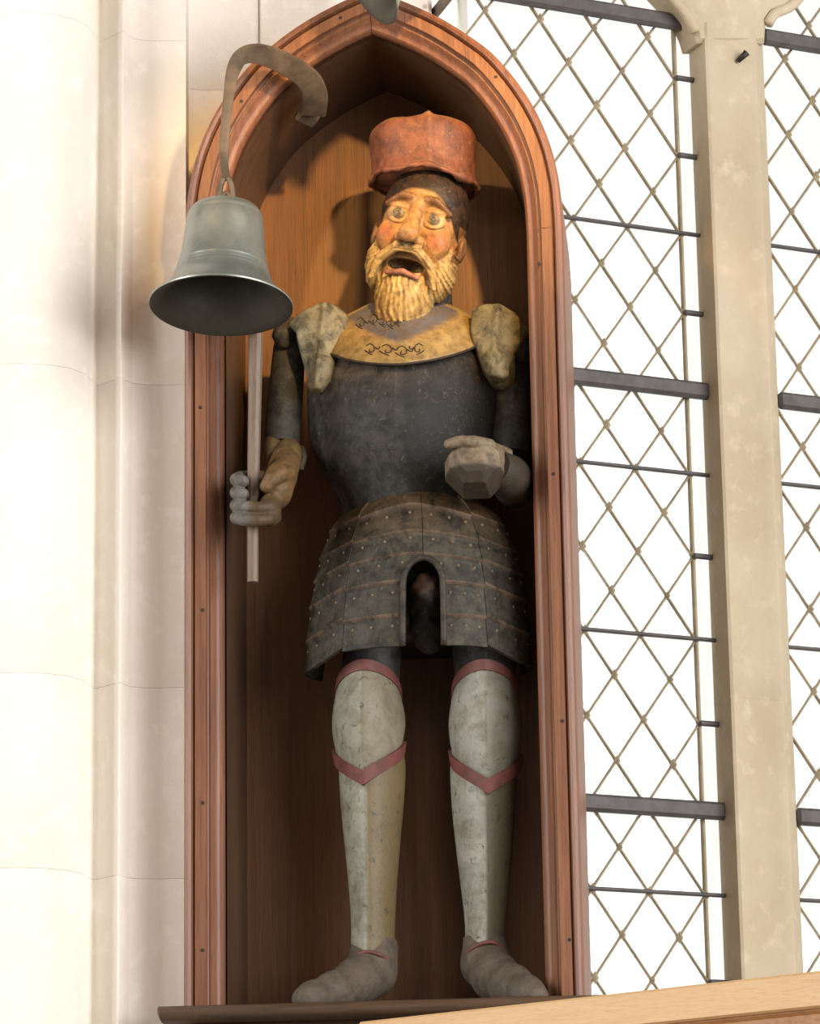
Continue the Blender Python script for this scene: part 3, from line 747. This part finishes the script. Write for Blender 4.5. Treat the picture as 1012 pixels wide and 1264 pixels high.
def rivet(p, nrm, r=.0026):
    nrm = nrm/np.linalg.norm(nrm); a = np.cross(nrm, (0, 0, 1)); a /= np.linalg.norm(a); b = np.cross(nrm, a)
    V = [p+nrm*r*.8]+[p+nrm*r*.45+r*.8*(math.cos(k*math.pi/3)*a+math.sin(k*math.pi/3)*b) for k in range(6)]+[p+r*(math.cos(k*math.pi/3)*a+math.sin(k*math.pi/3)*b) for k in range(6)]
    F_ = [(0, 1+k, 1+(k+1) % 6) for k in range(6)]+[(1+k, 7+k, 7+(k+1) % 6, 1+(k+1) % 6) for k in range(6)]; mbr.add(V, F_)
THN = .105
def hw(s):
    if s < .475: return 0.0
    return .178*math.sqrt(max(0.0, 1-((.62-s)/.145)**2)) if s < .62 else .178
AX = (A(522, 700, YC)[0], YC)
for r_ in range(6):
    s0, s1 = SK[r_], SK[r_+1]
    spans = [(-2.0, SEAM_L), (SEAM_L, 'L'), ('R', SEAM_R), (SEAM_R, 2.0)]
    for a, b in spans:
        def fn(u, v, a=a, b=b, s0=s0, s1=s1, r_=r_):
            s = s0+(s1-s0)*v; a_ = THN+hw(s) if a == 'R' else a; b_ = THN-hw(s) if b == 'L' else b; th = a_+(b_-a_)*u
            lip = .0048*math.exp(-(v/.10)**2)+.0035*v+.002*(math.exp(-(u/.05)**2)+math.exp(-((1-u)/.05)**2))
            bulge = .003*math.sin(math.pi*u)
            return SS(th, s, lip+bulge, dpy(th, s if v < .999 or r_ < 5 else s1))
        us = np.linspace(.004, .996, 20 if isinstance(a, float) and isinstance(b, float) else 12); vv = np.array([0, .05, .12, .2, .3, .4, .5, .65, .8, 1.0])
        V, Fc = shell(fn, us, vv, .006, AX); V = np.array(V); n = hashn(V, 40, 11+r_)[:, None]
        k = max(0, 1-r_/2.2); cc = (brown*k+dark*(1-k))[None]*(1+.2*n)
        vcoord = np.tile(np.repeat(vv, len(us)), 2)[:, None]; lipm = np.exp(-(vcoord/.09)**2)
        cc = cc*(1-.55*lipm)+C_(168, 132, 106)[None]*.55*lipm
        mesh('lame', V, Fc, M_ARM, fig, True, np.clip(cc, .01, 1), angle=50)
        if r_ >= 1:
            nr = 3 if 'L' in (a, b) or 'R' in (a, b) else 5
            for q in range(nr):
                u = (q+.5)/nr; p = np.array(fn(u, .36)); th = math.atan2(p[0]-AX[0], YC-p[1])
                if abs(th) > 1.5: continue
                rivet(p, np.array((math.sin(th), -math.cos(th), .05)))
o = mbr.build('rivet', mat_plain('dull_brass', (126, 106, 80), .55, .2, (92, 74, 56), 60), fig, True); o['kind'] = 'stuff'
# arch trim round the opening and the codpiece
sv = [1.0, .85, .7, .62]+[.62-.145*math.sin(k*math.pi/2/7) for k in range(1, 8)]
P = [SS(THN-hw(max(q, .4751)), q, .006, dpy(0, q)) for q in sv]+[SS(THN+hw(max(q, .4751)), q, .006, dpy(0, q)) for q in sv[::-1][1:]]
V, Fc = tube(spline(P, 50), .0046, 8); mesh('arch_trim', V, Fc, M_ARM, fig, True, C_(84, 74, 62))
S = Sdf((A(490, 740, 0)[0], -.03, A(528, 812, 0)[2]), (A(566, 740, 0)[0], .12, A(528, 690, .1)[2]), .0018)
S.add(S.ell(A(528, 732, .056), (.0255, .030, .031))); S.add(S.ell(A(528, 765, .078), (.027, .028, .05)), .012)
S.f = S.f+.0016*np.sin(S.X*190)*np.sin(S.Z*230)
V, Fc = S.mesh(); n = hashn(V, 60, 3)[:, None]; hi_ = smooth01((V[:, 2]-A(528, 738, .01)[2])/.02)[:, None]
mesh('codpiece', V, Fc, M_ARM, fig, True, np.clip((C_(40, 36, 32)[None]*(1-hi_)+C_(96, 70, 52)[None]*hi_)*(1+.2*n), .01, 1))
V, Fc = loft(body_rings([(640, 430, 610, .07), (700, 420, 620, .078), (760, 425, 630, .078), (800, 432, 628, .07)], YC+.015), True)
mesh('breeches', V, Fc, M_ARM, fig, True, C_(52, 48, 42))

# ---- legs
def leg(th_rows, gr_rows, ridge0, knee, cw, cy, yc):
    V, Fc = loft(body_rings(th_rows, yc), True); mesh('thigh', V, Fc, M_ARM, fig, True, C_(72, 70, 68))
    V, Fc = loft(body_rings(gr_rows, yc, .30, 1.2, ridge0), True); V = np.array(V)
    cx = np.interp(V[:, 2], *zip(*sorted(((A((a+b)/2, py, yc)[2], A((a+b)/2, py, yc)[0]) for py, a, b, ry in gr_rows))))
    t = smooth01((V[:, 0]-cx-.036*math.sin(ridge0))/.004+.5)[:, None]; n = hashn(V, 35, 21)[:, None]  # right of ridge: partly own yellowish paint, partly shade put into the colour
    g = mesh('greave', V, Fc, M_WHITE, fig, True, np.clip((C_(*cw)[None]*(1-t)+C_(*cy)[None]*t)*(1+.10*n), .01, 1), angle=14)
    kx, kw, ptop, pbot, pe = knee            # centre px, half width px, top, bottom point, edge rise
    ccx = A(kx, 890, yc)[0]; rx = kw/885.0
    ry0 = .044
    def K(th, py, off):
        f = 1+.26*max(0, 1-abs(th-ridge0)/1.2)
        t_ = (py-ptop)/(pbot-ptop); w = .86+.20*math.sin(math.pi*min(1, max(0, .1+t_*.78)))
        return np.array((ccx+(rx*w+off)*math.sin(th), yc-(ry0*w+off)*math.cos(th)*f, A(kx, py, yc-ry0*w*f)[2]))
    def top_(th): return ptop+26*(abs(th-ridge0*.5)/1.6)**1.8
    def bot_(th): return pbot-pe*abs(th-ridge0)/1.6
    us = np.linspace(-1.62, 1.62, 40)
    V, Fc = shell(lambda u, v: K(u, top_(u)+(bot_(u)-top_(u))*v, .005+.004*math.sin(math.pi*v)), us, np.linspace(0, 1, 22), .006, (ccx, yc)); V = np.array(V)
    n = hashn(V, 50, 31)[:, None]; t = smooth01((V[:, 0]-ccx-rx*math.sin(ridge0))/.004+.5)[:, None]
    cc = (C_(*cw)[None]*(1-t)+(C_(*cy)*.5+C_(*cw)*.5)[None]*t)*(1+.10*n)  # knee plate repeats the shade coloured in right of the ridge
    kc = mesh('knee_cop', V, Fc, M_WHITE, fig, True, np.clip(cc, .01, 1), angle=14)
    V, Fc = shell(lambda u, v: K(u, top_(u)-11+13*v, .0075), us, np.linspace(0, 1, 4), .008, (ccx, yc)); mesh('knee_border', V, Fc, M_TRIM, kc, True, label='dull red border of the knee plate', angle=35)
    V, Fc = shell(lambda u, v: K(u, bot_(u)-2+18*v, .0110-.002*v), us, np.linspace(0, 1, 4), .008, (ccx, yc)); mesh('knee_border', V, Fc, M_TRIM, kc, True, label='dull red chevron below the knee plate', angle=35)
YL = .125
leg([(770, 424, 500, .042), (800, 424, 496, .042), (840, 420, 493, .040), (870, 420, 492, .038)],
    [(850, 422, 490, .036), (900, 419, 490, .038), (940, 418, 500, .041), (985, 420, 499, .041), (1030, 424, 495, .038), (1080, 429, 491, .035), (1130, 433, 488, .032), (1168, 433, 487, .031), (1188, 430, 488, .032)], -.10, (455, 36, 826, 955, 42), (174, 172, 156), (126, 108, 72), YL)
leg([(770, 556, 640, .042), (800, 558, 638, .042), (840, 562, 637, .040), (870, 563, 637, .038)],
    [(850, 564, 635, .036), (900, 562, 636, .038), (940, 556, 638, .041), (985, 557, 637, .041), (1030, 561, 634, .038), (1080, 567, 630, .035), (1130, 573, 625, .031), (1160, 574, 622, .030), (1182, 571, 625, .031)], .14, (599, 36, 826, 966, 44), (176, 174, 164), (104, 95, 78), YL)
# ---- shoes
def shoe(ch, rr, lo_px, hi_px, strap):
    S = Sdf((A(lo_px, 1230, .0)[0], -.055, ZS-.004), (A(hi_px, 1230, .1)[0], .185, A(500, 1160, .12)[2]), .0019)
    for i in range(len(ch)-1): S.add(S.cap(A(*ch[i]), A(*ch[i+1]), rr[i], rr[i+1]), .012)
    S.clip(-(S.Z-(ZS-.0005)))
    V, Fc = S.mesh(); n = hashn(V, 40, 13)[:, None]; m = mesh('shoe', V, Fc, M_SHOE, fig, True, np.clip(C_(118, 104, 90)[None]*(1+.12*n), .01, 1))
    V, Fc = tube(spline([A(*p) for p in strap], 20), .003, 7); mesh('shoe_cuff', V, Fc, M_TRIM, m, True)
shoe([(462, 1172, .125), (458, 1200, .115), (440, 1212, .085), (412, 1224, .035), (386, 1231, .0), (375, 1234, -.012)], [.0335, .034, .031, .0255, .0205, .0165], 352, 508, [(431, 1192, .12), (437, 1181, .094), (452, 1175, .084), (468, 1178, .084), (482, 1187, .10)])
S_ = [(598, 1160, .125), (600, 1190, .115), (612, 1206, .085), (632, 1218, .035), (650, 1227, -.004), (660, 1231, -.016)]
shoe(S_, [.030, .033, .032, .0285, .0235, .0185], 556, 690, [(572, 1192, .12), (577, 1176, .094), (591, 1166, .085), (608, 1163, .085), (624, 1172, .105)])

# ---- head
HS = 1/868.0
S = Sdf((-84, -96, -146), (84, 78, 96), 1.5)
S.add(S.ell((0, 8, 25), (56, 60, 70))); S.add(S.ell((0, 0, -40), (49, 47, 50)), 14)
for sg in (-1, 1): S.add(S.ell((sg*29, -34, -14), (18, 17, 20)), 16)
for sg in (-1, 1): S.sub(S.ell((sg*23, -62, 15), (19, 19, 15)), 7)
brow = []
for sg in (-1, 1):
    b_ = S.chain([(sg*9, -53, 37), (sg*22, -53, 37), (sg*41, -42, 25)], [3.5, 4.8, 3.5]); S.add(b_, 9); brow.append(b_)
S.add(S.chain([(0, -50, 28), (0, -58, 8), (0, -69, -13)], [6.5, 9, 13]), 6)
for sg in (-1, 1): S.add(S.ell((sg*12, -58, -19), (8.5, 10, 7.5)), 4)
for sg in (-1, 1): S.sub(S.ell((sg*6, -66, -27), (3.6, 6, 4)), 1.5)
eye = []; lid = []
for sg in (-1, 1):
    e_ = S.ell((sg*23, -40.5, 13), (13, 12.5, 11.5)); S.add(e_); eye.append(e_)
    S.add(S.ell((sg*23, -41, 23), (14.5, 12.5, 5.5)), 1.0)
    dx = S.X-sg*23; dz = S.Z-13; q = np.sqrt((dx/1.32)**2+dz**2); l_ = np.sqrt((q-9.8)**2+(S.Y+49.5-dx*dx/42)**2)-2.0; S.add(l_, 1.5); lid.append(l_)
# beard, whiskers, moustache
bd = Sdf.__new__(Sdf); bd.X, bd.Y, bd.Z, bd.f = S.X, S.Y, S.Z, np.full(S.X.shape, 1e3)
bd.add(bd.ell((2, -12, -82), (38, 41, 42))); bd.add(bd.ell((2, -16, -108), (30, 29, 27)), 12)
for sg in (-1, 1): bd.add(bd.ell((sg*41, -4, -44), (17, 33, 36)), 5)
mo = Sdf.__new__(Sdf); mo.X, mo.Y, mo.Z, mo.f = S.X, S.Y, S.Z, np.full(S.X.shape, 1e3)
for sg in (-1, 1): mo.add(mo.chain([(0, -60, -29), (sg*14, -59, -30), (sg*34, -47, -46), (sg*41, -39, -70)], [5, 6.5, 6, 3.5]), 2)
phi = np.arctan2(S.X-2, -(S.Z-26)); wob = .25*np.sin(S.Z*.16+S.X*.05)
st = 1.25*np.sin((phi+wob*.16)*74)+.7*np.sin(phi*121+S.Z*.12)
bd.f = bd.f+st*.75
zc = np.interp(np.abs(S.X), [0, 14, 34, 41], [-29, -30, -46, -70]); mo.f = mo.f+.75*np.sin((S.Z-zc)*np.interp(np.abs(S.X), [0, 14, 34, 41], [1, .95, .6, .3])*1.3)
S.add(bd.f, 2.5)
mth = np.minimum(S.chain([(-31, -54, -60), (-13, -62, -48), (13, -62, -48), (31, -54, -60)], [3.5, 7, 7, 3.5]), S.ell((0, -42, -49), (24, 20, 8)))
S.sub(mth, 1.5)
S.add(mo.f, 1.5); S.sub(S.chain([(-27, -62, -58), (-10, -69, -48), (10, -69, -48), (27, -62, -58)], [3, 5.5, 5.5, 3]), 1.2)
lip = S.chain([(-20, -49, -63), (0, -53, -59), (20, -49, -63)], [3.0, 4.2, 3.0]); S.add(lip, 1.5)
ear = None
for sg in (-1, 1): S.add(S.ell((sg*56, 3, -8), (6, 11, 17)), 2); S.sub(S.ell((sg*63, -5, -4), (4, 7, 11)), 2)
V, Fc = S.mesh()
def samp(f):
    g = (V-S.lo)/S.h; i = np.clip(np.round(g).astype(int), 0, np.array(f.shape)-1); return f[i[:, 0], i[:, 1], i[:, 2]]
x, y, z = V.T; n = hashn(V, .09, 4)[:, None]
col = np.tile(C_(192, 144, 88), (len(V), 1))
def blend(colr, m, hard=1): 
    global col
    m = np.clip(m, 0, 1)[:, None]*hard; col = col*(1-m)+np.asarray(colr)[None]*m
for sg in (-1, 1): blend(C_(190, 92, 62), np.exp(-(((x-sg*33)/12)**2+((z+12)/10)**2)), .8)
blend(C_(150, 92, 66), np.exp(-(((x+16)/9)**2+((z+24)/7)**2)), .5)
hair = smooth01((z-(46-(np.abs(x)/44)**3*34))/6)*(1-0); blend(C_(34, 27, 23), hair)  # dark hair, its colour deepened for the shadow below the cap
blend(C_(40, 31, 25), smooth01((y+6)/14)*(z > -30)*(np.abs(x) < 51))
for b_ in brow: blend(C_(120, 82, 48), smooth01((1.8-samp(b_))/2)*(z > 22))
for i, sg in enumerate((-1, 1)):
    m = smooth01((1.0-np.abs(samp(eye[i])))/1)*(y < -44)*(z < 22); blend(C_(190, 172, 122), m)
    r_ = np.sqrt((x-sg*23-1)**2+(z-13.5)**2); blend(C_(84, 80, 66), m*smooth01((8.6-r_)/1.6)); blend(C_(34, 30, 26), m*smooth01((3.6-r_)/1.6))
    blend(C_(198, 154, 94), smooth01((1.0-samp(lid[i]))/1)*(samp(eye[i]) > .6), .9)
bm = smooth01((1.6-samp(bd.f))/1.6)*(z < -14); blend(C_(208, 178, 114), bm)
mm = smooth01((1.4-samp(mo.f))/1.4); blend(C_(198, 166, 106), mm)
strk = samp(st); blend(C_(128, 98, 56), bm*smooth01((strk-.4)/1.6), .75)
blend(C_(40, 28, 24), smooth01((1.5-samp(mth))/2)*(mm < .4)*(np.abs(x) < 30))
blend(C_(172, 116, 98), smooth01((1.4-samp(lip))/1))
blend(C_(128, 92, 58), (np.abs(x) > 51)*(z > -30)*(z < 18)*1.0)
blend(C_(52, 38, 28), smooth01((-23-z)/4)*(z > -34)*smooth01((20-np.abs(x))/5)*(y < -48)*(mm < .4), .85)
blend(C_(40, 30, 24), np.exp(-(((np.abs(x)-6)/4)**2+((z+27)/3.5)**2))*(y < -50))
col = np.clip(col*(1+.10*n), .004, 1)
RH = rotm((0, 0, 1), -3)@rotm((0, 1, 0), 15)@rotm((1, 0, 0), 6)
HC = A(518, 291, .085)
Vw = HC+(V*HS)@RH.T
mesh('head', Vw, Fc, M_HEAD, fig, True, col, label='carved bearded head with open mouth and rosy cheeks')
# ---- cap
YHc = .092; hc = A(523, 200, YHc); ztop = A(523, 147, YHc-.03)[2]; zrim = A(522, 207, YHc-.072)[2]; H = ztop-zrim
rings = []; NS = 96
hat_rows = [(0.0, .985), (.04, 1.0), (.12, .985), (.22, .965), (.4, .975), (.6, 1.0), (.74, 1.01), (.84, .985), (.91, .93), (.96, .84), (.99, .68), (1.0, .45), (1.0, .2), (.995, .03)]
for h, k in spline(hat_rows, 44):
    ring = []
    for j in range(NS):
        th = 2*math.pi*j/NS-math.pi
        rx = .0785*k; ry = .074*k
        saw = (th+.12)/.33 if -.12 < th < .21 else (max(0, 1-(th-.21)/.03) if th >= .21 else 0)
        f = 1+.062*saw**2*smooth01(h*5) - .025*math.exp(-((th-.40)/.14)**2) + .012*math.sin(3*th+1)+.008*math.sin(7*th)
        if th < .19 and th > -.7: f -= .02*math.exp(-((th-.02)/.12)**2)
        x_ = rx*math.sin(th)*f; y_ = -ry*math.cos(th)*f
        zz = zrim+H*h+.0025*math.sin(5*th)*(1-h) - .10*x_*(1-h*.7) + .006*math.exp(-((th+.05)/.35)**2)*(1-h)**2
        if h > .9: zz += .004*math.exp(-((th-.19)/.09)**2)-.004*math.exp(-((th+.25)/.3)**2)*k
        ring.append((hc[0]+x_, YHc+y_, zz))
    rings.append(ring)
V, Fc = loft(rings, True); V = np.array(V); n = hashn(V, 35, 8)[:, None]
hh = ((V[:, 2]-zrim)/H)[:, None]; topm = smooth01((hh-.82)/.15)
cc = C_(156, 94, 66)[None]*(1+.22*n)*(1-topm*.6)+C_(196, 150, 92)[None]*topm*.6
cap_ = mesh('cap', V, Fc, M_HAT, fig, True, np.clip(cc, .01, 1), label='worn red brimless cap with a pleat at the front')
ring0 = np.array(rings[1]); P = [p+np.array((0, 0, -.001)) for p in ring0]+[ring0[0]]
rr = [.0040+.0009*math.sin(j*.53)+.0009*math.sin(j*1.37+1)+.003*math.exp(-((2*math.pi*j/NS-math.pi-.85)/.18)**2) for j in range(NS)]; rr.append(rr[0])
V, Fc = tube(P, rr, 9, up=(0, 0, 1)); V = np.array(V); n = hashn(V, 90, 8)[:, None]
mesh('cap_rim', V, Fc, M_HAT, cap_, True, np.clip(C_(156, 96, 70)[None]*(1+.3*n), .01, 1))

# ================================================================== STAFF
stf = thing('staff', tuple(A(312, 716, -.020)), 'straight grey wooden striking staff gripped in the hand below the bell', 'staff')
q = [A(316, 352, -.020), A(315.5, 420, -.020), A(314, 520, -.020), A(312.5, 600, -.020), A(312, 660, -.020), A(312, 714, -.020), A(312, 716.5, -.020)]
V, Fc = tube(spline(q, 30), list(np.interp(np.linspace(0, 1, 30), [0, .2, .6, .96, 1], [.0100, .0100, .0080, .0078, .0065])), 10); mesh('shaft', V, Fc, M_STAFF, stf, True, angle=30)
hd = A(316, 352, -.020)
V, Fc = box(hd+np.array((0, -.004, .012)), (0, 1, 0), (1, 0, 0), (0, 0, 1), .024, .013, .014, .004); mesh('hammer_head', V, Fc, M_IRON, stf, False)

# ================================================================== FOREGROUND RAIL
RA = math.radians(-33); RD = np.array([math.cos(RA), math.sin(RA), 0]); RN = np.array([math.sin(RA), -math.cos(RA), 0])   # RN faces the nave
R0 = A(760, 1270, -.42)
def rail_pt(s, dz, n): return R0+RD*s+np.array((0, 0, dz))+RN*n
rail = thing('gallery_rail', tuple(rail_pt(.1, -R0[2], -.03)), 'pale oak rail crossing the lower right corner before the window', 'rail')
def rail_bar(name, prof_, mat):
    rings = [[rail_pt(s, z, n) for n, z in prof_] for s in (-.40, -.398, .80, .802)]
    V, Fc = loft(rings, True); return mesh(name, V, Fc, mat, rail, True, angle=30)
rail_bar('top_rail', [(.0, 0.0), (.004, .0025), (.004, .040), (.001, .043), (-.075, .043), (-.078, .040), (-.078, 0.0)], M_RAIL)
rail_bar('fascia_board', [(-.008, -.20), (-.008, -.006), (-.004, -.002), (-.004, .001), (-.07, .001), (-.07, -.20)], M_RAIL2)
for s in (-.36, .2, .76):
    V, Fc = box(rail_pt(s, -(R0[2]+.2)/2+.0-.0, -.038)-np.array((0, 0, 0)), RD, RN, (0, 0, 1), .03, .03, (R0[2]-.2)/2, .004)
    mesh('post', V, Fc, M_RAIL2, rail, False)
